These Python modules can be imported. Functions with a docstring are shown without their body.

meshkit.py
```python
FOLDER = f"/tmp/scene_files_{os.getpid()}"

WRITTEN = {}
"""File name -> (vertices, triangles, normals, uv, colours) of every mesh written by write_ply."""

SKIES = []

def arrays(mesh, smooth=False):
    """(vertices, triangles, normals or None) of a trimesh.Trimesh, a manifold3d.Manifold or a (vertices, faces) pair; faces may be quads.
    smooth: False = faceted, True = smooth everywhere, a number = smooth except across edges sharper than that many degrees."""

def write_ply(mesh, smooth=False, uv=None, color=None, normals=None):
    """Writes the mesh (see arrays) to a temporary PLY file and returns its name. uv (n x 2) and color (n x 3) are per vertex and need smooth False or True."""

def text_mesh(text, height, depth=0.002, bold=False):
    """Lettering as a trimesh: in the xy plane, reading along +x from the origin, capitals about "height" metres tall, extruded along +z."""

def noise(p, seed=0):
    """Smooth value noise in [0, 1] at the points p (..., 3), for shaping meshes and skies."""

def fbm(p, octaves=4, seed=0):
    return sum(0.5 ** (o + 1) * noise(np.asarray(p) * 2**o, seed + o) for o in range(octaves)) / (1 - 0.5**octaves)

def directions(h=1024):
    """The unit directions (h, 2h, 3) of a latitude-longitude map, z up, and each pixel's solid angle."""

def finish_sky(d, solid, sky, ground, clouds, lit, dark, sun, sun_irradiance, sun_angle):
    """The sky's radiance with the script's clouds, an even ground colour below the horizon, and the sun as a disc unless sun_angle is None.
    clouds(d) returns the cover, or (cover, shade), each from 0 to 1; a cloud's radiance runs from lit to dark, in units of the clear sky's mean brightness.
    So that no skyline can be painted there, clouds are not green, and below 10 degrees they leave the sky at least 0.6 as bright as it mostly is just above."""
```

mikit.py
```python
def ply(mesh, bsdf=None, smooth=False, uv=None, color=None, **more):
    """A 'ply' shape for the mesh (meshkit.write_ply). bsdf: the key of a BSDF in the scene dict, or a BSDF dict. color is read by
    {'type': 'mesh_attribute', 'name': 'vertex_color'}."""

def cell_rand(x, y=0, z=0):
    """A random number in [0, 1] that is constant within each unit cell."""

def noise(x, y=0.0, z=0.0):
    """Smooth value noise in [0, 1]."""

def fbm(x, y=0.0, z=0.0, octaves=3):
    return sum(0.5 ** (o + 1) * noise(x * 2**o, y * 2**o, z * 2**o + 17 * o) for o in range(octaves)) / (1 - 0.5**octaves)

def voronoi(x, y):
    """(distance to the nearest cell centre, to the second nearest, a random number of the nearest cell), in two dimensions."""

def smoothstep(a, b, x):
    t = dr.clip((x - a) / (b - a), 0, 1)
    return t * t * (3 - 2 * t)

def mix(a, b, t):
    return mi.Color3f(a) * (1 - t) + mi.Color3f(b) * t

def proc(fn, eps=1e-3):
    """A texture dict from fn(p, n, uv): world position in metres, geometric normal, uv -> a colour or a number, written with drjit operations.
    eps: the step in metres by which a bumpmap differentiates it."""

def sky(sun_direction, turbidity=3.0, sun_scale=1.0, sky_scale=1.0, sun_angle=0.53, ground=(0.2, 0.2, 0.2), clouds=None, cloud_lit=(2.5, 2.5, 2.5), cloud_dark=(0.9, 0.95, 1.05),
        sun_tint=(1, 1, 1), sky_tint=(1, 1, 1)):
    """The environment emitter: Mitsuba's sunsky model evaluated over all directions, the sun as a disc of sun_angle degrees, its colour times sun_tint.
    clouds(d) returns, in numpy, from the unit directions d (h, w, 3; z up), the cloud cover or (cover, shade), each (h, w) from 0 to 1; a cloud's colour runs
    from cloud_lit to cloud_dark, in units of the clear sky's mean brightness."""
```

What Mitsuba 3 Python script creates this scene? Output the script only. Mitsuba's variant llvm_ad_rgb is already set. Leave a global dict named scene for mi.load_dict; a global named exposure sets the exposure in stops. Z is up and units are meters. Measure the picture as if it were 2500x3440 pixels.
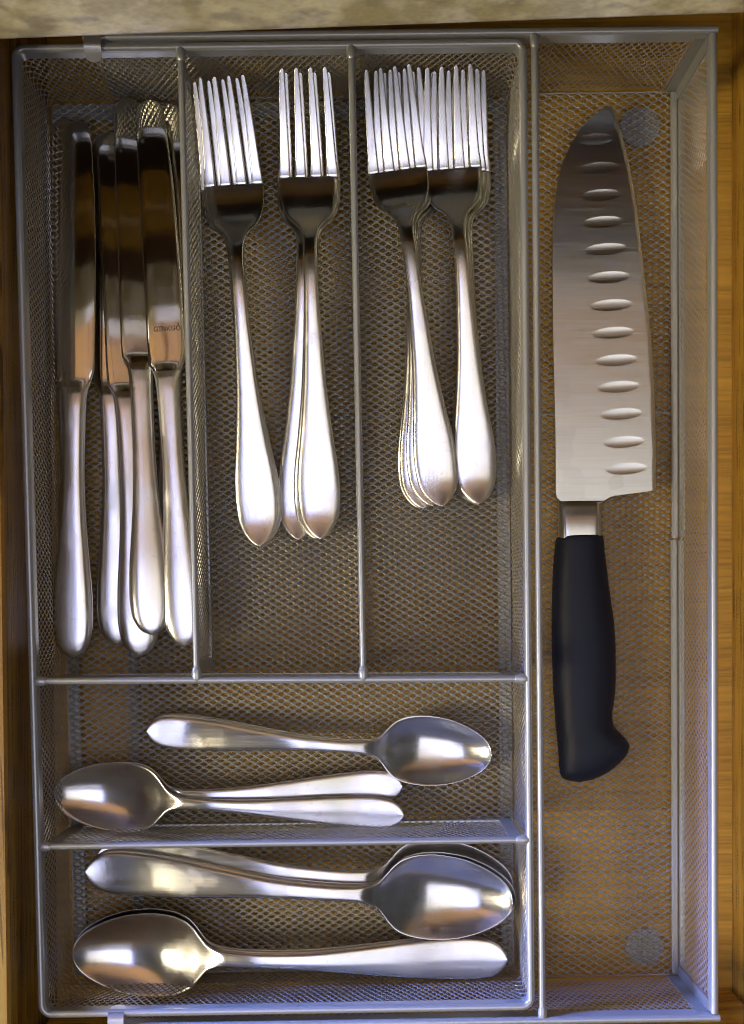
import math
import numpy as np
import trimesh
import drjit as dr
import mitsuba as mi
import mikit
import meshkit
from scipy.interpolate import PchipInterpolator, CubicSpline
from mikit import proc, noise, fbm, voronoi, smoothstep, mix
import manifold3d as m3

T = mi.ScalarTransform4f
scene, labels = {}, {}
rng = np.random.default_rng(7)

# ------------------------------------------------------------------ camera, light, exposure
RC = np.array([[0.99988, -0.01475, 0.00484], [0.01495, 0.99889, -0.04462], [-0.00417, 0.04469, 0.99899]])
CAM = np.array([0.0, 0.0, 0.5152])
scene["camera"] = {"type": "perspective", "fov_axis": "y", "fov": 2 * math.degrees(math.atan(1720 / 3757.34)),
                   "principal_point_offset_x": -0.00448, "principal_point_offset_y": -0.14481,
                   "near_clip": 0.02, "far_clip": 30.0,
                   "to_world": T().look_at(origin=CAM.tolist(), target=(CAM - RC[2]).tolist(), up=RC[1].tolist())}
exposure = -0.12


def emitter(key, mesh, rgb, label, cat):
    scene[key] = mikit.ply(mesh, "mat_lamp", emitter={"type": "area", "radiance": {"type": "rgb", "value": list(rgb)}})
    labels[key] = {"label": label, "category": cat}


def quad(c, u, v):
    c, u, v = (np.array(a, float) for a in (c, u, v))
    return np.array([c - u - v, c + u - v, c + u + v, c - u + v]), np.array([[0, 1, 2, 3]])


scene["mat_lamp"] = {"type": "diffuse", "reflectance": {"type": "rgb", "value": [0.7, 0.7, 0.7]}}
scene["ambient"] = {"type": "constant", "radiance": {"type": "rgb", "value": [0.046, 0.044, 0.042]}}
# a broad ceiling light panel above the kitchen floor, an added warm key panel up to the left,
# and a blue daylit window beyond the worktop (all out of frame)
emitter("ceiling_light", quad((0.12, -0.56, 1.95), (0, 0.90, 0), (0.66, 0, 0)), (1.36, 1.26, 1.08),
        "broad warm white ceiling light panel above the drawer", "ceiling light")
pl_c = np.array([-1.58, -0.45, 1.36])
pl_d = pl_c / np.linalg.norm(pl_c)
pl_u = np.cross([0, 0, 1.0], pl_d); pl_u /= np.linalg.norm(pl_u)
emitter("key_panel", quad(pl_c, pl_u * 0.30, -np.cross(pl_d, pl_u) * 0.24), (42, 35.5, 22.5),
        "added warm key light panel up to the left of the drawer", "lamp")
wd = np.array([-1.55, 0.95, 0.53])
emitter("window", quad(wd, np.array([0.95, 1.55, 0]) / 1.818 * 0.45, (0, 0, 0.19)), (60, 96, 310),
        "blue daylit window beyond the left end of the worktop", "window")

# ------------------------------------------------------------------ materials


def rgb(*v):
    return {"type": "rgb", "value": list(v)}


def principled(col, rough, metal=0.0, bump=None, bscale=1.0, **kw):
    d = {"type": "principled", "base_color": col if isinstance(col, dict) else rgb(*col), "roughness": rough, "metallic": metal, **kw}
    if bump is not None:
        d = {"type": "bumpmap", "arbitrary": bump, "scale": bscale, "bsdf": d}
    return {"type": "twosided", "bsdf": d}


def oak(axis, tone=1.0, grain=1.0):
    def fn(p, n, uv):
        a, c = (p.y, p.x) if axis == "y" else (p.x, p.y)
        c = c + 1.31 * p.z
        wob = (fbm(a * 9, c * 30, 3.0) - 0.5) * 0.006
        broad = fbm((c + wob) * 90, a * 3.0, 1.0)
        fine = noise((c + wob) * 900, a * 22, 7.0)
        pores = smoothstep(0.62, 0.85, noise((c + wob) * 1500, a * 60, 2.0))
        col = mix((0.54, 0.305, 0.040), (0.34, 0.160, 0.020), grain * smoothstep(0.25, 0.75, broad))
        col = col * (0.80 + 0.36 * fine)
        return col * (tone * (1.0 - 0.60 * grain * pores))
    return fn


scene["mat_oak_y"] = principled(proc(oak("y", 0.85)), 0.38, specular=0.4)
def door(p, n, uv):
    return mix((0.74, 0.46, 0.22), (0.60, 0.34, 0.145), fbm(p.x * 60, p.z * 3, 2.0)) * (0.9 + 0.2 * noise(p.x * 500, p.z * 15, 5.0))


scene["mat_door"] = principled(proc(door), 0.6, specular=0.05)
scene["mat_oak_side_shaded"] = principled(proc(oak("y", 0.62)), 0.38, specular=0.4)  # oak tone lowered to put the shade of the left side into its colour
scene["mat_oak_floor"] = principled(proc(oak("x", 1.02, 0.34)), 0.42, specular=0.4)
scene["mat_oak_x"] = principled(proc(oak("x")), 0.38, specular=0.4)


def granite(p, n, uv):
    x, y = p.x + 0.3, p.y + p.z * 1.2
    a = fbm(x * 66, y * 66, 1.0, octaves=4)
    b = fbm(x * 105 + 9, y * 105, 9.0, octaves=3)
    c = fbm(x * 130, y * 130, 5.0, octaves=3)
    g = noise(x * 900, y * 900, 4.0)
    col = mix((0.50, 0.43, 0.21), (0.80, 0.73, 0.46), smoothstep(0.34, 0.66, a))
    col = mix(col, (0.25, 0.20, 0.135), 0.55 * smoothstep(0.48, 0.78, b))
    col = mix(col, (0.82, 0.74, 0.54), 0.55 * smoothstep(0.56, 0.80, c))
    return col * (0.92 + 0.16 * g)


scene["mat_granite"] = principled(proc(granite), 0.30, specular=0.4)
scene["mat_tray"] = principled((0.38, 0.385, 0.365), 0.32, 0.5)
scene["mat_mesh"] = principled((0.42, 0.405, 0.35), 0.27, 0.55)
scene["mat_shaded_oak"] = principled((0.075, 0.036, 0.012), 0.5)  # brown kept this dark so polished steel mirrors a shaded underside
scene["mat_band"] = principled((0.25, 0.245, 0.225), 0.48, 0.4)


def brushed(sc_a, sc_b, amp):
    def fn(p, n, uv):
        return amp * (fbm(p.x * sc_a, p.y * sc_b, p.z * 300) - 0.5)
    return fn


def satin_rough(base, ax):
    def fn(p, n, uv):
        a, c = (p.y, p.x) if ax == "y" else (p.x, p.y)
        streak = noise(c * 2600, a * 55, 3.0)
        smudge = smoothstep(0.50, 0.72, fbm(p.x * 75, p.y * 60, 12.0, octaves=3))
        return base + 0.05 * (streak - 0.5) + 0.10 * smudge
    return fn


def satin_col(col, ax):
    def fn(p, n, uv):
        a, c = (p.y, p.x) if ax == "y" else (p.x, p.y)
        k = 0.965 + 0.06 * noise(c * 3400, a * 70, 6.0)
        spots = smoothstep(0.83, 0.90, noise(p.x * 520, p.y * 520, 4.0)) * smoothstep(0.5, 0.7, noise(p.x * 45, p.y * 45, 9.0))
        tint = smoothstep(0.55, 0.80, fbm(p.x * 60, p.y * 38, 21.0, octaves=3))
        return mi.Color3f(*col) * (k - 0.10 * spots) * (1.0 - tint * mi.Color3f(0.10, 0.06, 0.07))
    return fn


scene["mat_satin"] = principled(proc(satin_col((0.80, 0.78, 0.74), "y")), proc(satin_rough(0.25, "y")), 1.0)
scene["mat_head"] = principled(proc(satin_col((0.66, 0.65, 0.62), "y")), proc(satin_rough(0.15, "y")), 1.0)
scene["mat_spoon"] = principled(proc(satin_col((0.68, 0.665, 0.64), "x")), proc(satin_rough(0.20, "x")), 1.0)  # handle steel darkened to stand in for dark reflections
scene["mat_bowl"] = principled(proc(satin_col((0.82, 0.81, 0.80), "x")), proc(satin_rough(0.21, "x")), 1.0)
scene["mat_mirror"] = principled((0.72, 0.70, 0.66), 0.07, 1.0)


def blade_col(p, n, uv):
    streak = noise(p.x * 60, p.y * 2600, 3.0)
    stain = smoothstep(0.62, 0.70, fbm(p.x * 90, p.y * 70, 5.0)) * smoothstep(0.14, 0.06, p.y)
    drop = dr.sqrt(dr.square((p.x - 0.1105) * 1.0) + dr.square(p.y - 0.0555))
    spot = 1.0 - smoothstep(0.0042, 0.0046, drop + 0.0016 * noise(p.x * 500, p.y * 500))
    k = 0.96 + 0.08 * streak - 0.07 * stain - 0.09 * spot
    return mi.Color3f(0.63, 0.64, 0.625) * k


def blade_rough(p, n, uv):
    return 0.21 + 0.08 * noise(p.x * 50, p.y * 1900, 6.0)


scene["mat_chef"] = principled(proc(blade_col), proc(blade_rough), 1.0)
scene["mat_black"] = principled((0.0050, 0.0066, 0.0135), 0.50, bump=proc(lambda p, n, uv: 0.00007 * noise(p.x * 1900, p.y * 1900, p.z * 1900), 1e-4), bscale=1.0, specular=0.3)
scene["mat_foot"] = principled((0.24, 0.245, 0.235), 0.45)
scene["mat_clip"] = principled((0.56, 0.55, 0.52), 0.30, 0.85)
scene["mat_faint"] = principled((0.50, 0.48, 0.44), 0.22, 1.0)
scene["mat_ink"] = principled((0.05, 0.04, 0.035), 0.5)

# ------------------------------------------------------------------ helpers


def numbered(name):
    if name not in scene and not any(k.startswith(name + "__") for k in scene) and name not in labels:
        return name
    i = 1
    while True:
        k = f"{name}_{i:03d}"
        if k not in scene and k not in labels and not any(q.startswith(k + "__") for q in scene):
            return k
        i += 1


def thing(name, label, cat, group=None, kind=None):
    key = numbered(name)
    labels[key] = {"label": label, "category": cat}
    if group:
        labels[key]["group"] = group
    if kind:
        labels[key]["kind"] = kind
    return key


def part(parent, name, mesh, mat, smooth=35, label=None, kind=None, to_world=None, normals=None):
    key = numbered(f"{parent}__{name}")
    if isinstance(mesh, str):
        d = {"type": "ply", "filename": mesh, "face_normals": False, "bsdf": {"type": "ref", "id": mat}}
    elif normals is not None:
        d = {"type": "ply", "filename": meshkit.write_ply(mesh, False, normals=normals), "face_normals": False, "bsdf": {"type": "ref", "id": mat}}
    else:
        d = mikit.ply(mesh, mat, smooth=smooth)
    if to_world is not None:
        d["to_world"] = to_world
    scene[key] = d
    if label or kind:
        labels[key] = {}
        if label:
            labels[key]["label"] = label
        if kind:
            labels[key]["kind"] = kind
    return key


def cat_mesh(parts):
    v, f, o = [], [], 0
    for a, b in parts:
        v.append(np.asarray(a, float)); f.append(np.asarray(b, int) + o); o += len(a)
    return np.vstack(v), np.vstack(f)


def tri(q):
    q = np.asarray(q)
    return np.vstack([q[:, [0, 1, 2]], q[:, [0, 2, 3]]]) if q.shape[1] == 4 else q


def box(x0, x1, y0, y1, z0, z1, ch=0.0):
    if ch > 0:
        c = m3.Manifold.batch_hull([m3.Manifold.cube([x1 - x0 - (2 * ch if k != 0 else 0), y1 - y0 - (2 * ch if k != 1 else 0), z1 - z0 - (2 * ch if k != 2 else 0)], True) for k in range(3)])
        m = c.translate([(x0 + x1) / 2, (y0 + y1) / 2, (z0 + z1) / 2]).to_mesh()
        return np.array(m.vert_properties[:, :3], float), np.array(m.tri_verts)
    b = trimesh.creation.box(bounds=[[x0, y0, z0], [x1, y1, z1]])
    return np.array(b.vertices), np.array(b.faces)


def tube(pts, r, closed=False, sides=12):
    p = np.asarray(pts, float)
    t = (np.roll(p, -1, 0) - np.roll(p, 1, 0)) if closed else np.gradient(p, axis=0)
    t /= np.linalg.norm(t, axis=1, keepdims=True)
    ref = np.array([0, 0, 1.0]) if np.abs(t[:, 2]).max() < 0.9 else np.array([1.0, 0, 0])
    a = np.cross(t, ref); a /= np.linalg.norm(a, axis=1, keepdims=True)
    b = np.cross(t, a)
    an = np.arange(sides) * 2 * np.pi / sides
    rr = np.broadcast_to(np.asarray(r, float), (len(p),))
    v = (p[:, None] + rr[:, None, None] * (np.cos(an)[None, :, None] * a[:, None] + np.sin(an)[None, :, None] * b[:, None])).reshape(-1, 3)
    n = len(p); m = n if closed else n - 1
    i, j = np.meshgrid(np.arange(m), np.arange(sides), indexing="ij")
    i2, j2 = (i + 1) % n, (j + 1) % sides
    q = np.stack([i * sides + j, i * sides + j2, i2 * sides + j2, i2 * sides + j], -1).reshape(-1, 4)
    f = tri(q)
    if not closed:
        v = np.vstack([v, p[:1], p[-1:]])
        k = np.arange(sides); k2 = (k + 1) % sides; s = len(v) - 2
        f = np.vstack([f, np.stack([k2, k, k * 0 + s], 1), np.stack([(n - 1) * sides + k, (n - 1) * sides + k2, k * 0 + s + 1], 1)])
    return v, f


def round_rect(x0, x1, y0, y1, r, n=7):
    out = []
    for cx, cy, a0 in ((x1 - r, y1 - r, 0), (x0 + r, y1 - r, 90), (x0 + r, y0 + r, 180), (x1 - r, y0 + r, 270)):
        for a in np.radians(np.linspace(a0, a0 + 90, n)):
            out.append((cx + r * math.cos(a), cy + r * math.sin(a)))
    return np.array(out)


def arc_path(pts, closed):
    p = np.asarray(pts, float)
    q = np.vstack([p, p[:1]]) if closed else p
    s = np.r_[0, np.cumsum(np.linalg.norm(np.diff(q, axis=0), axis=1))]
    return (lambda u: np.stack([np.interp(u, s, q[:, k]) for k in range(2)], -1)), s[-1], q, s


def wall_strip(pts, closed, z0, z1, th):
    """An upright band of sheet metal along a plan path."""
    p = np.asarray(pts, float)
    t = (np.roll(p, -1, 0) - np.roll(p, 1, 0)) if closed else np.gradient(p, axis=0)
    t /= np.linalg.norm(t, axis=1, keepdims=True)
    nrm = np.stack([t[:, 1], -t[:, 0]], 1) * th / 2
    ring = np.stack([np.c_[p + nrm, np.full(len(p), z0)], np.c_[p + nrm, np.full(len(p), z1)], np.c_[p - nrm, np.full(len(p), z1)], np.c_[p - nrm, np.full(len(p), z0)]], 1)
    n = len(p); m = n if closed else n - 1
    i, j = np.meshgrid(np.arange(m), np.arange(4), indexing="ij")
    i2, j2 = (i + 1) % n, (j + 1) % 4
    f = tri(np.stack([i * 4 + j, i2 * 4 + j, i2 * 4 + j2, i * 4 + j2], -1).reshape(-1, 4))
    if not closed:
        f = np.vstack([f, [[0, 1, 2], [0, 2, 3], [n * 4 - 4, n * 4 - 2, n * 4 - 3], [n * 4 - 4, n * 4 - 1, n * 4 - 2]]])
    return ring.reshape(-1, 3), f


WA, WB = 0.00038, 0.00021
P_, Q_ = 0.0052, 0.00315   # expanded-metal diamond: width and height


def diamond_mesh(U, V, place, a=0.00041, b=0.00030, phase=0.0, shear=0.0, wav=0.00022, seed=1):
    """Expanded metal over the rectangle U x V: zigzag strands that meet at bonds. place(u, v) -> (points, normals)."""
    nr = int(V / (Q_ / 2))
    nc = int(U / (P_ / 2)) + 5
    k = np.arange(nc)
    d = 0.00052
    uu = np.stack([k * P_ / 2 - d, k * P_ / 2 + d], 1).ravel()
    par = np.repeat(k % 2, 2)
    verts, faces, o = [], [], 0
    dv = Q_ / 2
    for j in range(nr + 1):
        amp = Q_ / 4 - a * 0.55
        v = (j + 0.5) * dv - dv / 2 + np.where((par + j) % 2 == 0, amp, -amp)
        u = uu + (shear * v + phase) % P_ - P_
        ok = (u >= 0) & (u <= U) & (v >= 0) & (v <= V)
        if ok.sum() < 2:
            continue
        u_, v_ = np.clip(u[ok], 0, U), v[ok]
        if len(u_) < 2:
            continue
        vv = np.stack([v_ + a, v_, v_ - a, v_], 1)
        nn = np.stack([np.zeros_like(v_), np.full_like(v_, b), np.zeros_like(v_), np.full_like(v_, -b)], 1)
        u4 = np.repeat(u_[:, None], 4, 1)
        # strands are twisted: one bond face rides a little higher than the next
        tw = np.where(np.repeat((np.arange(len(u_)) // 2 + j) % 2, 4).reshape(-1, 4) == 0, 1, -1) * 0.00010
        pt, nm = place(u4.ravel(), np.clip(vv.ravel(), 0, V))
        w = (meshkit.noise(np.stack([u4.ravel() * 90, vv.ravel() * 90, np.full(u4.size, 3.0)], -1), seed) - 0.5) * 2 * wav
        X = pt + nm * (nn.ravel() + tw.ravel() + w)[:, None]
        n = len(u_)
        i, c = np.meshgrid(np.arange(n - 1), np.arange(4), indexing="ij")
        q = np.stack([i * 4 + c, i * 4 + (c + 1) % 4, (i + 1) * 4 + (c + 1) % 4, (i + 1) * 4 + c], -1).reshape(-1, 4)
        verts.append(X); faces.append(tri(q)[:, ::-1] + o); o += len(X)
    return np.vstack(verts), np.vstack(faces)


def floor_place(x0, y0, z):
    return lambda u, v: (np.stack([x0 + u, y0 + v, np.full_like(u, z)], -1), np.tile([0, 0, 1.0], (len(u), 1)))


def path_place(pts, closed, z0):
    at, L, q, s = arc_path(pts, closed)

    def f(v, u):   # the long way of the diamonds stands upright in the walls
        p = at(u)
        t = at(np.minimum(u + 1e-4, L)) - at(np.maximum(u - 1e-4, 0))
        t /= np.linalg.norm(t, axis=1, keepdims=True) + 1e-12
        return np.c_[p, z0 + v], np.c_[t[:, 1], -t[:, 0], 0 * u]
    return f, L


def rings_to_mesh(R):
    """R (rows, ring, 3) -> closed mesh with end caps."""
    n, m = R.shape[:2]
    i, j = np.meshgrid(np.arange(n - 1), np.arange(m), indexing="ij")
    j2 = (j + 1) % m
    q = np.stack([i * m + j, i * m + j2, (i + 1) * m + j2, (i + 1) * m + j], -1).reshape(-1, 4)
    v = np.vstack([R.reshape(-1, 3), R[0].mean(0)[None], R[-1].mean(0)[None]])
    k = np.arange(m); k2 = (k + 1) % m; s = n * m
    return v, np.vstack([tri(q), np.stack([k2, k, k * 0 + s], 1), np.stack([(n - 1) * m + k, (n - 1) * m + k2, k * 0 + s + 1], 1)])


def vnormals(v, f):
    n = np.zeros_like(v)
    fn = np.cross(v[f[:, 1]] - v[f[:, 0]], v[f[:, 2]] - v[f[:, 0]])
    for k in range(3):
        np.add.at(n, f[:, k], fn)
    return n / np.maximum(np.linalg.norm(n, axis=1, keepdims=True), 1e-30)


def loft(s, xl, xr, z, q, t, M=25, pw=6.0):
    """Closed body along -y. Rows at distance s: from xl to xr, mid height z, edges raised by q (dished when > 0), thickness t."""
    s, xl, xr, z, q, t = (np.broadcast_to(np.asarray(a, float), np.shape(s)) for a in (s, xl, xr, z, q, t))
    v = np.sin(np.linspace(-np.pi / 2, np.pi / 2, M))
    e = np.sqrt(np.clip(1 - np.abs(v) ** pw, 0, 1))
    vr = np.r_[v, v[-2:0:-1]]
    er = np.r_[e, -e[-2:0:-1]]
    X = (xl + xr)[:, None] / 2 + (xr - xl)[:, None] / 2 * vr
    Z = z[:, None] + q[:, None] * vr ** 2 + t[:, None] / 2 * er
    Y = np.broadcast_to(-s[:, None], X.shape)
    return np.stack([X, Y, Z], -1)


def write_rows(R, i0, i1, cap0=True, cap1=True):
    """Part of the loft as a file, with the normals of the whole."""
    n, m = R.shape[:2]
    v, f = rings_to_mesh(R)
    if np.einsum("ij,ij->", v[f[:, 0]], np.cross(v[f[:, 1]], v[f[:, 2]])) < 0:
        f = f[:, ::-1]
    N = vnormals(v, f)
    sub = R[i0:i1 + 1]
    sv, sf = rings_to_mesh(sub)
    if np.einsum("ij,ij->", sv[sf[:, 0]], np.cross(sv[sf[:, 1]], sv[sf[:, 2]])) < 0:
        sf = sf[:, ::-1]
    sn = np.vstack([N[i0 * m:(i1 + 1) * m], [[0, 1.0, 0], [0, -1.0, 0]]])
    if i0 == 0:
        sn[-2] = N[-2]
    if i1 == n - 1:
        sn[-1] = N[-1]
    return meshkit.write_ply((sv, sf), False, normals=sn)


def place_piece(x0, y0, x1, y1, z, L, roll=0.0, pitch=0.0):
    """Local tip at the origin, butt at (0, -L): from plan point 0 (tip) to plan point 1 (butt), in millimetres."""
    dx, dy = (x1 - x0) / 1000, (y1 - y0) / 1000
    k = math.hypot(dx, dy) / L
    psi = math.degrees(math.atan2(dx, -dy))
    return T().translate([x0 / 1000, y0 / 1000, z]).rotate([0, 0, 1], psi).rotate([1, 0, 0], pitch).rotate([0, 1, 0], roll).scale([1, k, 1])


# ------------------------------------------------------------------ the drawer and the worktop
XL, XR, YB, YF = -0.1462, 0.1668, 0.3150, -0.1790     # inner faces of the drawer
TOP = 0.068
drawer = thing("drawer", "oak kitchen drawer holding the wire cutlery trays", "drawer")
part(drawer, "bottom_panel", box(XL - 0.004, XR + 0.004, YF - 0.004, YB + 0.004, -0.007, 0.0), "mat_oak_floor", False)
lv, lf = box(-0.016, 0, YF - 0.02, YB + 0.02, -0.012, TOP, 0.0012)
lv[:, 0] += -0.1427 + (lv[:, 1] - 0.17) * 0.0170       # the tray sits a little askew of the left side
part(drawer, "side_panel", (lv, lf), "mat_oak_side_shaded", 40, "left side of the oak drawer, shade put into its colour")
part(drawer, "side_panel", box(XR, XR + 0.016, YF - 0.02, YB + 0.02, -0.012, TOP, 0.0012), "mat_oak_y", 40, "right side of the oak drawer")
part(drawer, "front_panel", box(XL + 0.0005, XR - 0.0005, YF - 0.018, YF, -0.012, TOP - 0.001, 0.0012), "mat_oak_x", 40)
part(drawer, "back_panel", box(XL + 0.0005, XR - 0.0005, YB, YB + 0.014, -0.012, TOP - 0.001, 0.0012), "mat_oak_x", 40)

# granite worktop with a rounded front edge, above the drawer
rb, zw0, zw1 = 0.010, 0.150, 0.194
prof = [(rb - rb * math.cos(a), zw0 + rb - rb * math.sin(a)) for a in np.linspace(0, np.pi / 2, 8)] + [(0.70, zw0), (0.70, zw1)]
prof += [(rb - rb * math.sin(a), zw1 - rb + rb * math.cos(a)) for a in np.linspace(0, np.pi / 2, 9)]
prof = np.array(prof)
n_ = len(prof)
Rw = np.stack([np.stack([np.full(n_, x), prof[:, 0], prof[:, 1]], -1) for x in (-1.1, 1.1)])
vw, fw = rings_to_mesh(Rw)
ang = math.atan(0.0222)
vw = vw @ np.array([[math.cos(ang), math.sin(ang), 0], [-math.sin(ang), math.cos(ang), 0], [0, 0, 1]])
vw[:, 1] += 0.1822
wt = trimesh.Trimesh(vw, fw, process=False)
trimesh.repair.fix_normals(wt)
scene["worktop"] = mikit.ply(wt, "mat_granite", smooth=40)
scene["worktop__added_dark_sheet"] = mikit.ply(trimesh.Trimesh(*box(-0.60, 0.60, 0.2010, 0.62, 0.1465, 0.1498), process=False), "mat_shaded_oak")  # unseen dark sheet added so the blades mirror a dark underside
labels["worktop"] = {"label": "speckled beige granite worktop edge above the drawer", "category": "worktop"}

scene["cabinet_rail"] = mikit.ply(trimesh.Trimesh(*box(-0.60, 0.60, 0.2160, 0.2350, 0.1045, 0.1495, 0.001), process=False), "mat_oak_x")
labels["cabinet_rail"] = {"label": "brown oak rail just under the granite worktop edge", "category": "cabinet"}

cab = thing("wall_cabinet", "oak wall cabinet hanging above the worktop, out of frame", "cabinet")
part(cab, "carcass", box(-0.62, 0.62, 0.335, 0.66, 0.60, 1.45), "mat_shaded_oak", False)
for x0 in (-0.61, -0.20, 0.21):
    part(cab, "door", box(x0, x0 + 0.40, 0.312, 0.334, 0.605, 1.445, 0.003), "mat_door", 40)

# ------------------------------------------------------------------ outer (expanding) tray
ZR = 0.0530
OXL, OXR, OYB, OYF = -0.1115, 0.1422, 0.2322, -0.1730
exp_ = thing("expanding_tray", "outer silver wire mesh tray with the open compartment on the right", "cutlery tray")
zo = 0.0026
part(exp_, "floor_mesh", diamond_mesh(OXR - OXL - 0.003, OYB - OYF - 0.002, floor_place(OXL, OYF + 0.001, zo), seed=3, shear=0.02), "mat_mesh", False, kind="stuff")
op = [(OXL, OYB - 0.001), (OXR - 0.001, OYB - 0.001), (OXR - 0.001, OYF + 0.001), (OXL, OYF + 0.001)]
pl1, L1 = path_place(op[0:2], False, 0.0035)
part(exp_, "back_mesh", diamond_mesh(0.0435, L1 - 0.005, pl1, a=WA, b=WB, seed=4, shear=0.03), "mat_mesh", False, kind="stuff")
pl2, L2 = path_place([(OXR - 0.001, OYB - 0.006), (OXR - 0.001, OYF + 0.006)], False, 0.0065)
part(exp_, "side_mesh", diamond_mesh(0.042, L2, pl2, a=WA, b=WB, seed=5, shear=0.012), "mat_mesh", False, kind="stuff")
pl3, L3 = path_place([(OXR - 0.006, OYF + 0.001), (OXL, OYF + 0.001)], False, 0.0035)
part(exp_, "front_mesh", diamond_mesh(0.0435, L3, pl3, a=WA, b=WB, seed=6, shear=-0.02), "mat_mesh", False, kind="stuff")
# rim wires
zr2 = ZR + 0.0002
part(exp_, "rim_wire", tube([(-0.112, OYB, zr2), (0.0, OYB, zr2), (OXR + 0.0016, OYB, zr2)], 0.0016, sides=16), "mat_tray", 40)
part(exp_, "rim_wire", tube([(OXR, OYB - 0.0018, zr2 - 0.0003), (OXR, 0, zr2 - 0.0003), (OXR, OYF + 0.0018, zr2 - 0.0003)], 0.0016, sides=16), "mat_tray", 40)
part(exp_, "rim_wire", tube([(-0.112, OYF, zr2), (0.0, OYF, zr2), (OXR + 0.0020, OYF, zr2)], 0.0016, sides=16), "mat_tray", 40)
part(exp_, "cross_wire", tube([(0.0700, OYB - 0.001, zr2 - 0.0004), (0.0698, 0.03, zr2 - 0.0004), (0.0699, OYF + 0.001, zr2 - 0.0004)], 0.00145, sides=16), "mat_tray", 40)
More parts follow.
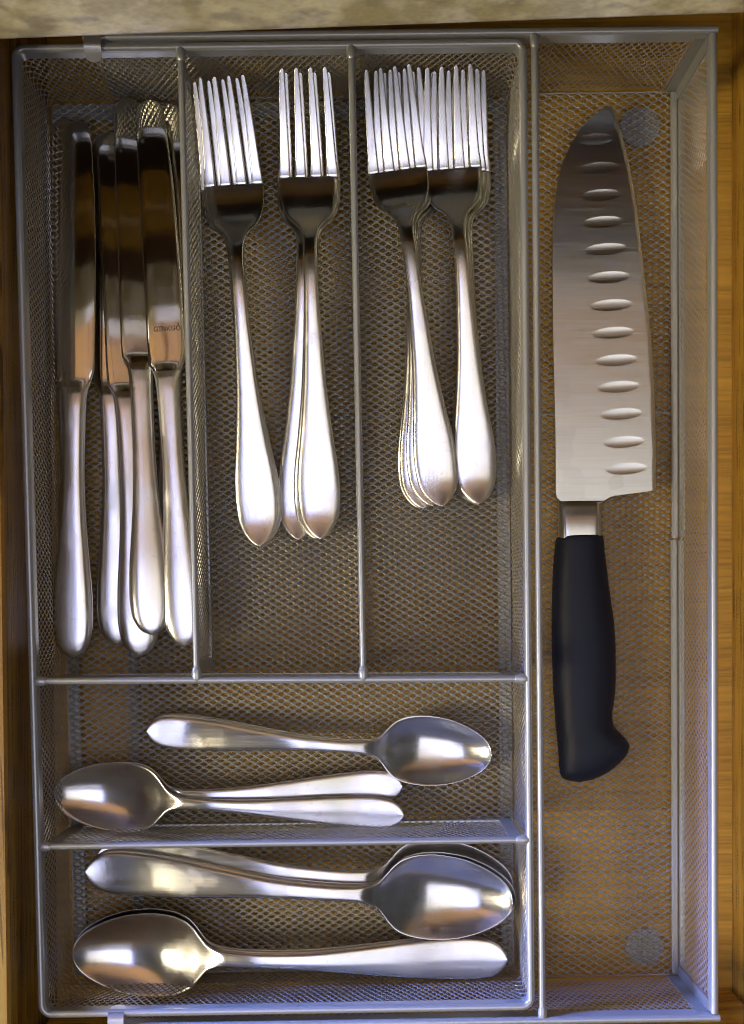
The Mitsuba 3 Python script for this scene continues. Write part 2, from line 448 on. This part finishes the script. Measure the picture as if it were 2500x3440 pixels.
# folded sheet bands: below the rims, at the corners and along the floor edge
part(exp_, "rim_band", wall_strip([(-0.111, OYB - 0.0009), (OXR - 0.0012, OYB - 0.0009)], False, 0.0465, ZR - 0.0005, 0.0009), "mat_tray", False)
part(exp_, "rim_band", wall_strip([(OXR - 0.0009, OYB - 0.002), (OXR - 0.0009, OYF + 0.002)], False, 0.0488, ZR - 0.0006, 0.0009), "mat_tray", False)
part(exp_, "rim_band", wall_strip([(-0.111, OYF + 0.0009), (OXR - 0.0012, OYF + 0.0009)], False, 0.0465, ZR - 0.0005, 0.0009), "mat_tray", False)
for yy, sgn in ((OYB, -1), (OYF, 1)):
    part(exp_, "corner_strip", wall_strip([(OXR - 0.0064, yy + sgn * 0.0013), (OXR - 0.0012, yy + sgn * 0.0013)], False, 0.003, 0.0500, 0.0008), "mat_band", False)
    part(exp_, "corner_strip", wall_strip([(OXR - 0.0014, yy + sgn * 0.0016), (OXR - 0.0014, yy + sgn * 0.0068)], False, 0.003, 0.0505, 0.0009), "mat_band", False)
JY = 0.0305


def soft_band(y0, y1, dx):
    """A pair of pressed strips, one on the floor, one on the wall, with a groove between."""
    a = box(OXR - 0.0060 + dx, OXR - 0.0029 + dx, y0, y1, 0.0030, 0.0050, 0.0007)
    b = box(OXR - 0.0026 + dx, OXR - 0.0002 + dx, y0 + 0.0003, y1 - 0.0003, 0.0030, 0.0072, 0.0006)
    return cat_mesh([a, b])


part(exp_, "edge_strip", soft_band(JY + 0.0001, OYB - 0.0022, 0.0018), "mat_tray", 40)
part(exp_, "edge_strip", soft_band(OYF + 0.0022, JY - 0.0001, 0.0013), "mat_tray", 40)
part(exp_, "floor_band", box(OXL, OXL + 0.0048, OYF + 0.004, OYB - 0.004, 0.0015, 0.0021), "mat_band", False)
for x, y in ((0.12491, 0.22022 - 0.0005), (0.12540, -0.15848)):
    c = trimesh.creation.cylinder(0.0088, 0.0012, sections=40)
    c.apply_translation((x, y - (0.004 if y > 0 else 0), 0.0012))
    part(exp_, "foot", c, "mat_foot", 40)


def blob(c, r, sc=(1, 1, 1)):
    m = trimesh.creation.icosphere(2, r)
    v = m.vertices * np.array(sc)
    return v + np.array(c), m.faces


for x, y, sc in ((0.0700, OYB - 0.0030, (0.9, 1.8, 0.75)), (0.0699, OYF + 0.0030, (0.85, 1.8, 0.7))):
    part(exp_, "weld", blob((x, y, zr2 - 0.0001), 0.0023, sc), "mat_tray", True)


def clip_mesh(sgn, y_out, x, w, reach, tongue, lean):
    """A bent tab: up over the rims, with a rounded tongue that hangs into the tray."""
    prof = [(-0.0024, ZR - 0.004), (-0.0024, ZR + 0.0015), (-0.0012, ZR + 0.0027), (0.004, ZR + 0.0029), (reach - 0.001, ZR + 0.0027), (reach + 0.0008, ZR + 0.0014)]
    prof += [(reach + 0.0008 + lean * k, ZR + 0.0014 - tongue * k / 5) for k in range(1, 6)]
    prof = np.array(prof)
    s = np.r_[0, np.cumsum(np.linalg.norm(np.diff(prof, axis=0), axis=1))]
    ss = np.linspace(0, s[-1], 48)
    yy, zz = np.interp(ss, s, prof[:, 0]), np.interp(ss, s, prof[:, 1])
    yy = np.convolve(np.pad(yy, 2, "edge"), np.ones(5) / 5, "valid"); zz = np.convolve(np.pad(zz, 2, "edge"), np.ones(5) / 5, "valid")
    end = np.clip((s[-1] - ss) / (w / 2), 0, 1)
    hw = w / 2 * np.sqrt(np.clip(1 - (1 - end) ** 2, 0.02, 1))
    tn = np.gradient(np.stack([yy, zz], 1), axis=0); tn /= np.linalg.norm(tn, axis=1, keepdims=True)
    ny, nz = -tn[:, 1], tn[:, 0]
    th = 0.00045
    ring = []
    for a, b in ((-1, 1), (0, 1), (1, 1), (1, -1), (0, -1), (-1, -1)):
        ring.append(np.stack([x + a * hw, y_out - sgn * (yy + b * th * ny), zz + b * th * nz], -1))
    v, f = rings_to_mesh(np.stack(ring, 1))
    m = trimesh.Trimesh(v, f, process=False); trimesh.repair.fix_normals(m)
    return m


part(exp_, "clip", clip_mesh(1, OYB, -0.1079, 0.0068, 0.0054, 0.0026, 0.0006), "mat_clip", 35, "pale rounded clip hooked over the back rim")
part(exp_, "clip", clip_mesh(-1, OYF, -0.1085, 0.0066, 0.0058, 0.0060, 0.0002), "mat_clip", 35, "grey clip hooked over the front rim")

# ------------------------------------------------------------------ inner tray
IXL, IXR, IYB, IYF = -0.13965, 0.06516, 0.2281, -0.1669
tray = thing("cutlery_tray", "inner silver wire mesh tray with five compartments of cutlery", "cutlery tray")
zi = 0.0066
path = round_rect(IXL, IXR, IYF, IYB, 0.0038)
part(tray, "rim_wire", tube(np.c_[path, np.full(len(path), ZR)], 0.0016, True, 14), "mat_tray", True)
p_in = round_rect(IXL + 0.0004, IXR - 0.0004, IYF + 0.0004, IYB - 0.0004, 0.0035)
part(tray, "rim_band", wall_strip(p_in, True, 0.0468, ZR - 0.0006, 0.0010), "mat_tray", 40)
plw, Lw = path_place(p_in, True, zi)
part(tray, "wall_mesh", diamond_mesh(0.0410, Lw, plw, a=WA, b=WB, seed=11, shear=0.0), "mat_mesh", False, kind="stuff")
part(tray, "floor_mesh", diamond_mesh(IXR - IXL - 0.002, IYB - IYF - 0.002, floor_place(IXL + 0.001, IYF + 0.001, zi), a=0.00047, b=0.00036, seed=12, shear=-0.015, phase=0.001), "mat_mesh", False, kind="stuff")
bw = 0.0068
bands = [box(IXL + 0.001, IXL + bw, IYF + 0.001, IYB - 0.001, 0.0051, 0.0057), box(IXR - bw, IXR - 0.001, IYF + 0.001, IYB - 0.001, 0.0051, 0.0057),
         box(IXL + bw + 0.0002, IXR - bw - 0.0002, IYF + 0.001, IYF + 0.0078, 0.0051, 0.0057), box(IXL + bw + 0.0002, IXR - bw - 0.0002, IYB - 0.0078, IYB - 0.001, 0.0051, 0.0057)]
for b_ in bands:
    part(tray, "floor_band", b_, "mat_band", False)


def divider(p0, p1, label, seed):
    k = part(tray, "divider", tube([(*p0, ZR - 0.0002), ((p0[0] + p1[0]) / 2, (p0[1] + p1[1]) / 2, ZR - 0.0002), (*p1, ZR - 0.0002)], 0.0014, sides=14), "mat_tray", 40, label)
    p0, p1 = np.array(p0), np.array(p1)
    t = (p1 - p0) / np.linalg.norm(p1 - p0)
    a, b = p0 + t * 0.0015, p1 - t * 0.0015
    pl, L = path_place([a + t * 0.005, b - t * 0.005], False, 0.0105)
    part(k, "panel_mesh", diamond_mesh(0.0365, L, pl, a=WA, b=WB, seed=seed, shear=0.01), "mat_mesh", False, kind="stuff")
    part(k, "band", wall_strip([a, b], False, 0.0475, ZR - 0.0010, 0.0009), "mat_tray", False)
    part(k, "band", wall_strip([a, b], False, 0.0072, 0.0108, 0.0009), "mat_tray", False)
    part(k, "band", wall_strip([a, a + t * 0.0052], False, 0.0110, 0.0473, 0.0009), "mat_tray", False)
    part(k, "band", wall_strip([b - t * 0.0052, b], False, 0.0110, 0.0473, 0.0009), "mat_tray", False)
    for c, sg in ((p0, 1), (p1, -1)):
        cc = c + t * sg * 0.0016
        sc = (1.0 + 0.9 * abs(t[0]), 1.0 + 0.9 * abs(t[1]), 0.8)
        part(k, "weld", blob((cc[0], cc[1], ZR + 0.0001), 0.0021, sc), "mat_tray", True)


divider((IXL + 0.001, -0.0272), (IXR - 0.001, -0.0292), "long cross divider below the knives and forks", 21)
divider((IXL + 0.001, -0.0962), (IXR - 0.001, -0.0964), "long cross divider between the teaspoons and the tablespoons", 22)
divider((-0.0729, IYB - 0.001), (-0.0720, -0.0268), "upright divider between the knives and the dinner forks", 23)
divider((-0.0041, IYB - 0.001), (-0.0031, -0.0276), "upright divider between the dinner forks and the short forks", 24)

# ------------------------------------------------------------------ forks


def cs(pts):
    a = np.array(pts, float)
    return PchipInterpolator(a[:, 0], a[:, 1])


def fork_files(L):
    k = L / 0.2
    # mm along the fork from the tine tips
    zc = CubicSpline(*np.array([(0, 23.0), (8, 17.8), (18, 11.8), (28, 6.8), (36, 4.0), (42, 3.2), (49, 3.6), (56, 5.7), (63, 9.0), (71, 12.4), (80, 14.2), (92, 14.2), (110, 12.6), (130, 10.6), (150, 8.4), (170, 5.7), (181, 4.2), (188, 3.9), (194, 4.6), (200, 5.9)]).T)
    hw = cs([(36, 13.1), (45, 12.9), (52, 11.7), (57, 9.4), (60.5, 6.2), (64, 4.2), (68, 3.45), (74, 3.15), (86, 3.15), (101, 3.5), (116, 4.2), (131, 5.0), (154, 7.2), (169, 9.0), (178, 9.45), (187, 8.9), (192, 7.5), (195.5, 5.6), (198, 3.6), (199.4, 1.8), (200, 0.4)])
    th = cs([(0, 1.5), (38, 2.0), (56, 2.3), (70, 3.4), (105, 3.4), (140, 2.6), (180, 2.2), (200, 2.0)])
    qd = cs([(0, 0), (38, 0.10), (52, 0.3), (61, 0.3), (75, -0.55), (120, -0.40), (165, -0.34), (200, -0.5)])
    sl = 38.5
    s = np.r_[np.linspace(sl, 80, 44), np.linspace(81, 185, 54), np.linspace(186, 200, 24)]
    R = loft(s * 1e-3 * k, -hw(s) * 1e-3, hw(s) * 1e-3, zc(s) * 1e-3, qd(s) * 1e-3, th(s) * 1e-3, M=25, pw=6)
    i = int(np.argmin(np.abs(s - 76)))
    out = {"head": write_rows(R, 0, i), "handle": write_rows(R, i, len(s) - 1), "tines": []}
    wb, wt = 4.85, 1.75
    for n in range(4):
        cb = (n - 1.5) * 6.9
        ct = (n - 1.5) * 5.95
        st = np.r_[np.linspace(0, 3, 8), np.linspace(4, sl + 0.3, 30)]
        f = np.clip(st / sl, 0, 1)
        c = ct + (cb - ct) * f ** 0.8
        w = wt + (wb - wt) * f ** 0.75
        w = w * np.sqrt(np.clip(1 - (1 - np.clip(st / 1.1, 0, 1)) ** 2, 0.03, 1))
        if n == 0:
            xl = c - w / 2; xr = c + w / 2
            xl = np.where(f > 0.8, xl + (-13.05 - xl) * smooth01((f - 0.8) / 0.2), xl)
        elif n == 3:
            xl = c - w / 2; xr = c + w / 2
            xr = np.where(f > 0.8, xr + (13.05 - xr) * smooth01((f - 0.8) / 0.2), xr)
        else:
            xl, xr = c - w / 2, c + w / 2
        Rt = loft(st * 1e-3 * k, xl * 1e-3, xr * 1e-3, zc(st) * 1e-3, -0.00006, th(st) * 1e-3 * 0.97, M=15, pw=12)
        out["tines"].append(write_rows(Rt, 0, len(st) - 1))
    return out


def smooth01(t):
    t = np.clip(t, 0, 1)
    return t * t * (3 - 2 * t)


FD, FS = fork_files(0.195), fork_files(0.181)


def fork(files, L, pose, z, label, group, roll=0.0):
    k = thing("fork", label, "fork", group)
    M = place_piece(*pose, z, L, roll)
    part(k, "head", files["head"], "mat_head", to_world=M)
    part(k, "handle", files["handle"], "mat_satin", to_world=M)
    for t in files["tines"]:
        part(k, "tine", t, "mat_satin", to_world=M)


GD, GS = "large dinner forks in the second compartment", "shorter forks in the third compartment"
fork(FD, 0.195, (-61.9, 224.8, -46.7, 30.1), 0.0085, "dinner fork underneath in the left stack, its tine tips showing on the left", GD)
fork(FD, 0.195, (-59.0, 224.8, -48.4, 28.9), 0.0118, "dinner fork on top of the left stack, beside the knives", GD)
fork(FD, 0.195, (-23.4, 226.6, -31.7, 31.9), 0.0080, "dinner fork at the bottom of the stack by the middle divider, handle fanned left", GD)
fork(FD, 0.195, (-23.0, 226.2, -23.7, 32.1), 0.0110, "dinner fork between two others in the stack beside the middle divider", GD)
fork(FD, 0.195, (-24.5, 226.8, -21.4, 31.7), 0.0140, "dinner fork on top of the stack beside the middle divider", GD)
fork(FS, 0.181, (20.9, 227.0, 22.8, 45.0), 0.0078, "short fork at the bottom of the stack of four, handle outermost left", GS)
fork(FS, 0.181, (18.5, 226.1, 24.3, 44.7), 0.0106, "short fork second from the bottom of the stack of four", GS)
fork(FS, 0.181, (14.8, 226.0, 28.1, 45.5), 0.0134, "short fork second from the top of the stack of four", GS)
fork(FS, 0.181, (10.7, 225.5, 32.2, 45.0), 0.0162, "short fork on top of the stack of four, tilted most", GS)
fork(FS, 0.181, (42.5, 227.6, 46.6, 47.0), 0.0078, "short fork at the bottom of the rightmost stack", GS)
fork(FS, 0.181, (39.5, 226.6, 48.3, 46.0), 0.0106, "short fork in the middle of the rightmost stack", GS)
fork(FS, 0.181, (36.4, 227.0, 48.7, 46.1), 0.0134, "short fork on top of the rightmost stack", GS)

# ------------------------------------------------------------------ table knives
KL = 0.2327


def knife_files(serr):
    hl = cs([(0, 0.4), (0.6, 2.9), (2, 5.0), (4.5, 6.2), (10, 6.8), (40, 7.3), (80, 7.6), (106, 7.9), (112, 7.7), (115.5, 6.2), (118, 5.6), (121, 5.3), (130, 5.0), (150, 4.8), (170, 5.5), (190, 7.2), (205, 8.6), (216, 9.0), (224, 8.2), (228.5, 6.3), (231, 4.2), (232.7, 0.4)])
    hr = cs([(0, 0.4), (0.8, 2.7), (2.5, 4.6), (6, 5.7), (20, 6.9), (40, 8.2), (80, 8.9), (106, 8.8), (112, 7.6), (115.5, 6.2), (118, 5.6), (121, 5.3), (130, 5.0), (150, 4.8), (170, 5.5), (190, 7.2), (205, 8.6), (216, 9.0), (224, 8.2), (228.5, 6.3), (231, 4.2), (232.7, 0.4)])
    th = cs([(0, 0.7), (20, 1.2), (100, 1.8), (111, 2.1), (115, 3.4), (119, 5.6), (124, 6.2), (150, 5.6), (180, 5.6), (205, 6.4), (220, 5.8), (229, 3.6), (232.7, 1.0)])
    zc = cs([(0, 1.2), (30, 2.1), (70, 2.9), (105, 3.3), (120, 3.3), (232.7, 3.3)])
    qd = cs([(0, -0.10), (100, -0.16), (113, -0.3), (122, -0.5), (150, -0.5), (232.7, -0.6)])
    s = np.r_[np.linspace(0, 8, 17), np.linspace(8.25, 88, 320) if serr else np.linspace(9, 88, 40), np.linspace(89, 128, 60), np.linspace(130, 222, 40), np.linspace(223, 232.7, 18)]
    r = hr(s)
    if serr:
        on = (s > 8) & (s < 70)
        r = r - np.where(on, 0.22 * (np.arange(len(s)) % 2), 0)
    R = loft(s * 1e-3, -hl(s) * 1e-3, r * 1e-3, zc(s) * 1e-3, qd(s) * 1e-3, th(s) * 1e-3, M=23, pw=4.5)
    i = int(np.argmin(np.abs(s - 115.5)))
    return write_rows(R, 0, i), write_rows(R, i, len(s) - 1)


K0, K1 = knife_files(False), knife_files(True)


def knife(pose, z, label, roll=0.0, pitch=0.0, serr=False):
    k = thing("table_knife", label, "knife", "table knives in the left compartment")
    M = place_piece(*pose, z, KL, roll, pitch)
    f = K1 if serr else K0
    part(k, "blade", f[0], "mat_mirror", to_world=M)
    part(k, "handle", f[1], "mat_satin", to_world=M)
    return k, M


knife((-132.2, 219.5, -132.0, -18.6), 0.0078, "table knife lowest on the far left, blade leaning against the mesh wall", roll=-22, pitch=0.2)
knife((-124.2, 215.6, -131.8, -18.8), 0.0150, "table knife lying on top at the far left, its handle nearest the left wall", roll=-2, pitch=-0.6)
knife((-114.0, 212.8, -114.2, -14.0), 0.0072, "table knife second handle from the left, low on the tray floor", roll=3, pitch=-0.2)
knife((-111.0, 212.5, -102.7, -19.0), 0.0095, "table knife whose handle end sticks out below the topmost handle", roll=8, pitch=-1.4)
k4, M4 = knife((-102.8, 226.4, -96.3, -9.7), 0.0115, "table knife in the middle of the pile, its handle lying highest", roll=9, pitch=-2.2)
knife((-86.0, 225.8, -89.9, -7.8), 0.0072, "table knife mostly hidden at the bottom beside the divider", roll=-2)
k5, M5 = knife((-92.4, 223.6, -81.7, -14.6), 0.0160, "table knife with a serrated edge and engraved blade, nearest the divider", roll=0, pitch=-0.8, serr=True)


def engraving(k, M, text, x, y, h, zt, ink="mat_ink"):
    m = meshkit.text_mesh(text, h, 0.00004, bold=True)
    m.apply_translation((x, y, zt))
    part(k, "lettering", m, ink, False, to_world=M)


engraving(k5, M5, "GINKGO", -0.0046, -0.0985, 0.0021, 0.00416)
engraving(k5, M5, "R", 0.0058, -0.0962, 0.0010, 0.00416)
engraving(k4, M4, "GINKGO", -0.0042, -0.0970, 0.0020, 0.00416, "mat_faint")

# ------------------------------------------------------------------ spoons


def spoon_files(L, bl, bw, hwmax, neck, depth):
    """L length, bl bowl length, bw bowl half width, all mm."""
    u = lambda a: a * bl
    hw = cs([(0, 0.2), (u(.010), bw * .18), (u(.04), bw * .36), (u(.08), bw * .49), (u(.143), bw * .63), (u(.25), bw * .80), (u(.4), bw * .945), (u(.5), bw * .985), (u(.58), bw), (u(.7), bw * .965), (u(.81), bw * .855), (u(.88), bw * .68), (u(.93), bw * .48), (u(.98), bw * .31), (u(1.05), neck * 1.3), (u(1.15), neck * 1.06), (u(1.3), neck),
             (L * .52, neck * 1.10), (L * .66, neck + (hwmax - neck) * .42), (L * .80, neck + (hwmax - neck) * .85), (L * .91, hwmax), (L * .957, hwmax * .90), (L * .978, hwmax * .70), (L * .991, hwmax * .44), (L * .997, hwmax * .22), (L, 0.2)])
    zr = cs([(0, 9.0 * depth / 8), (u(.5), 8.6 * depth / 8), (u(.9), 10.2 * depth / 8), (u(1.1), 12.5 * depth / 8), (u(1.35), 14.2 * depth / 8), (L * .55, 13.5 * depth / 8), (L * .75, 8.5 * depth / 8), (L * .90, 4.2 * depth / 8), (L * .96, 3.4), (L, 3.8)])
    dish = cs([(0, 0.0), (u(.03), depth * .18), (u(.10), depth * .46), (u(.25), depth * .84), (u(.42), depth), (u(.6), depth * .93), (u(.75), depth * .70), (u(.88), depth * .36), (u(1.0), depth * .08), (u(1.12), -0.5), (L * .6, -0.6), (L, -0.4)])
    th = cs([(0, 1.0), (u(.5), 1.3), (u(.9), 1.9), (u(1.1), 2.8), (L * .5, 2.8), (L * .7, 2.3), (L, 1.8)])
    s = np.r_[np.linspace(0, u(.1), 22), np.linspace(u(.105), u(1.15), 64), np.linspace(u(1.17), L * .93, 46), np.linspace(L * .935, L, 22)]
    d = dish(s)
    R = loft(s * 1e-3, -hw(s) * 1e-3, hw(s) * 1e-3, (zr(s) - d) * 1e-3, d * 1e-3, th(s) * 1e-3, M=41, pw=10)
    i = int(np.argmin(np.abs(s - u(1.02))))
    return write_rows(R, 0, i), write_rows(R, i, len(s) - 1)


TS = spoon_files(155.0, 52.0, 15.6, 7.3, 2.7, 6.2)
BS = spoon_files(193.0, 62.0, 19.0, 9.4, 3.3, 7.6)


def spoon(name, cat, files, L, pose, z, label, group, roll=0.0, pitch=0.0):
    k = thing(name, label, cat, group)
    M = place_piece(*pose, z, L / 1000, roll, pitch)
    part(k, "bowl", files[0], "mat_bowl", to_world=M)
    part(k, "handle", files[1], "mat_spoon", to_world=M)


GT, GB = "teaspoons in the narrow compartment", "tablespoons in the front compartment"
spoon("teaspoon", "teaspoon", TS, 155, (-144.1 + 2, -82.6, 13.8, -78.8), 0.0072, "teaspoon underneath on the left, its handle running up under the other bowl", GT, pitch=-2.4)
spoon("teaspoon", "teaspoon", TS, 155, (-142.9 + 1, -79.6, 14.2, -91.0), 0.0102, "teaspoon on top with its bowl at the left end", GT, pitch=-3.0)
spoon("teaspoon", "teaspoon", TS, 155, (53.1, -65.7, -99.7, -50.9), 0.0105, "teaspoon nested beneath the one whose bowl is at the right", GT)
spoon("teaspoon", "teaspoon", TS, 155, (53.1, -65.3, -100.5, -52.3), 0.0132, "teaspoon on top with its bowl at the right end", GT)
spoon("tablespoon", "tablespoon", BS, 193, (-135.2, -150.4, 58.1, -156.7), 0.0072, "tablespoon nested beneath the left bowl, its edge showing above", GB, pitch=-2.4)
spoon("tablespoon", "tablespoon", BS, 193, (-135.3, -152.1, 59.4, -156.0), 0.0102, "tablespoon on top with its bowl at the left end", GB, pitch=-3.0)
spoon("tablespoon", "tablespoon", BS, 193, (62.0, -124.6, -123.6, -107.2), 0.0130, "tablespoon at the bottom of the right stack, pushed up under the divider", GB)
spoon("tablespoon", "tablespoon", BS, 193, (62.6, -129.3, -127.0, -112.9), 0.0162, "tablespoon in the middle of the right stack", GB)
spoon("tablespoon", "tablespoon", BS, 193, (61.0, -129.8, -128.1, -113.9), 0.0188, "tablespoon on top of the right stack, with water marks near its neck", GB)

# ------------------------------------------------------------------ chef's knife
chef = thing("chef_knife", "broad kitchen knife with dimpled blade and black handle", "knife")
BLADE = [(109.3, 220.1), (105.4, 218.6), (101.8, 216.3), (98.2, 213.0), (94.6, 208.8), (92.0, 204.6), (90.0, 200.5), (87.4, 194.9), (85.6, 188.0), (84.4, 180.0), (83.6, 169.1), (83.2, 150.7), (83.1, 124.2), (83.5, 98.1), (83.9, 71.8), (83.8, 51.0), (84.3, 49.0), (86.1, 47.4), (94.8, 46.2), (102.6, 45.7), (104.4, 46.6), (106.1, 47.9), (107.9, 48.9), (110.0, 49.5), (127.9, 51.6), (128.6, 52.6), (128.7, 71.1), (128.0, 97.5), (126.6, 121.0), (123.5, 150.2), (120.3, 178.5), (117.5, 194.5), (114.1, 208.6), (110.6, 218.4)]
DIMPLE = [(102.6, 205.8, 15.8), (103.9, 193.3, 17.4), (104.7, 181.5, 17.8), (105.4, 169.8, 17.8), (106.7, 158.0, 18.8), (107.9, 145.7, 18.8), (109.0, 133.5, 18.8), (109.7, 121.4, 18.6), (111.1, 109.3, 18.8), (112.0, 97.6, 18.8), (113.2, 85.6, 18.6), (114.3, 73.2, 18.2), (115.3, 61.4, 18.2)]
zt, zb = 13.6, 11.4
sec = m3.CrossSection([np.array(BLADE)])
if sec.area() < 1000:
    sec = m3.CrossSection([np.array(BLADE)[::-1]])
bl = m3.Manifold.extrude(sec, zt - zb).translate([0, 0, zb])
# the ground edge: a narrow bevel along the right side, and the fall towards the bolster
edge = [(130.6, 49), (130.6, 71.1), (129.9, 97.5), (128.5, 121.0), (125.4, 150.2), (122.1, 178.5), (119.1, 194.5), (115.6, 208.6), (111.0, 222.5)]
for (x0, y0), (x1, y1) in zip(edge[:-1], edge[1:]):
    w = 3.6
    hull = m3.Manifold.hull_points(np.array([[x - w, y, zt + 0.06] for x, y in ((x0, y0), (x1, y1))] + [[x + 1, y, zt + 0.06] for x, y in ((x0, y0), (x1, y1))] + [[x + 1, y, zt - 1.75] for x, y in ((x0, y0), (x1, y1))]))
    bl = bl - hull
cyl = m3.Manifold.cylinder(60, 5.5, 5.5, 64).rotate([0, 90, 0]).translate([70, 44.4, zt + 4.6])
bl = bl - cyl
for cx, cy, w in DIMPLE:
    h = 2.55
    dep = 0.26
    R = 4.0
    e = m3.Manifold.sphere(1, 96).scale([w / 2 / 0.62, h / 0.62, dep / 0.215]).rotate([0, 0, 3.5]).translate([cx, cy, zt + dep / 0.215 * 0.785])
    bl = bl - e
mm = bl.refine_to_length(1.1).to_mesh()
part(chef, "blade", trimesh.Trimesh(np.array(mm.vert_properties[:, :3], float) / 1000, np.array(mm.tri_verts), process=False), "mat_chef", 24)
bo = loft(np.linspace(-47.3, -30.5, 24) / 1000, np.full(24, 0.0851), np.full(24, 0.1039), np.linspace(0.0123, 0.0122, 24), np.zeros(24), 0.0115 - 0.0062 * np.linspace(1, 0, 24) ** 3, M=41, pw=9)
part(chef, "bolster", write_rows(bo, 0, 23), "mat_chef")
HD = np.array([(31.9, 86.2, 104.6), (31.6, 84.9, 105.0), (30.7, 84.2, 105.3), (26.0, 83.5, 105.7), (13.9, 82.5, 107.1), (2.8, 82.1, 108.5), (-7.9, 81.9, 109.9), (-19.4, 81.9, 110.5), (-29.2, 82.1, 110.5), (-36.6, 82.3, 110.3), (-42.8, 82.7, 109.6), (-48.9, 83.1, 108.8), (-51.6, 83.2, 109.0), (-53.7, 83.3, 109.5), (-57.7, 83.8, 113.0), (-60.4, 84.0, 115.3), (-62.9, 84.2, 116.6), (-66.1, 84.4, 115.7), (-70.0, 84.6, 112.7), (-73.9, 84.9, 108.1), (-75.8, 85.3, 105.0), (-77.2, 86.2, 102.0), (-78.2, 88.1, 98.9), (-78.9, 91.5, 95.5)])
yy = np.r_[np.linspace(31.9, 30, 6), np.linspace(29, -48, 40), np.linspace(-49, -78.9, 60)]
hl, hr = PchipInterpolator(-HD[:, 0], HD[:, 1])(-yy), PchipInterpolator(-HD[:, 0], HD[:, 2])(-yy)
tt = PchipInterpolator([-31.9, -31.5, -30.5, -20, 20, 50, 65, 73, 77, 78.9], [14.2, 14.8, 15.2, 16.0, 17.4, 17.0, 16.4, 13.0, 8.0, 2.0])(-yy)
ho = loft(-yy / 1000, hl / 1000, hr / 1000, 0.0123, -0.0012, tt / 1000, M=41, pw=3.2)
part(chef, "handle", write_rows(ho, 0, len(yy) - 1), "mat_black", label="smooth black handle with a hooked end")
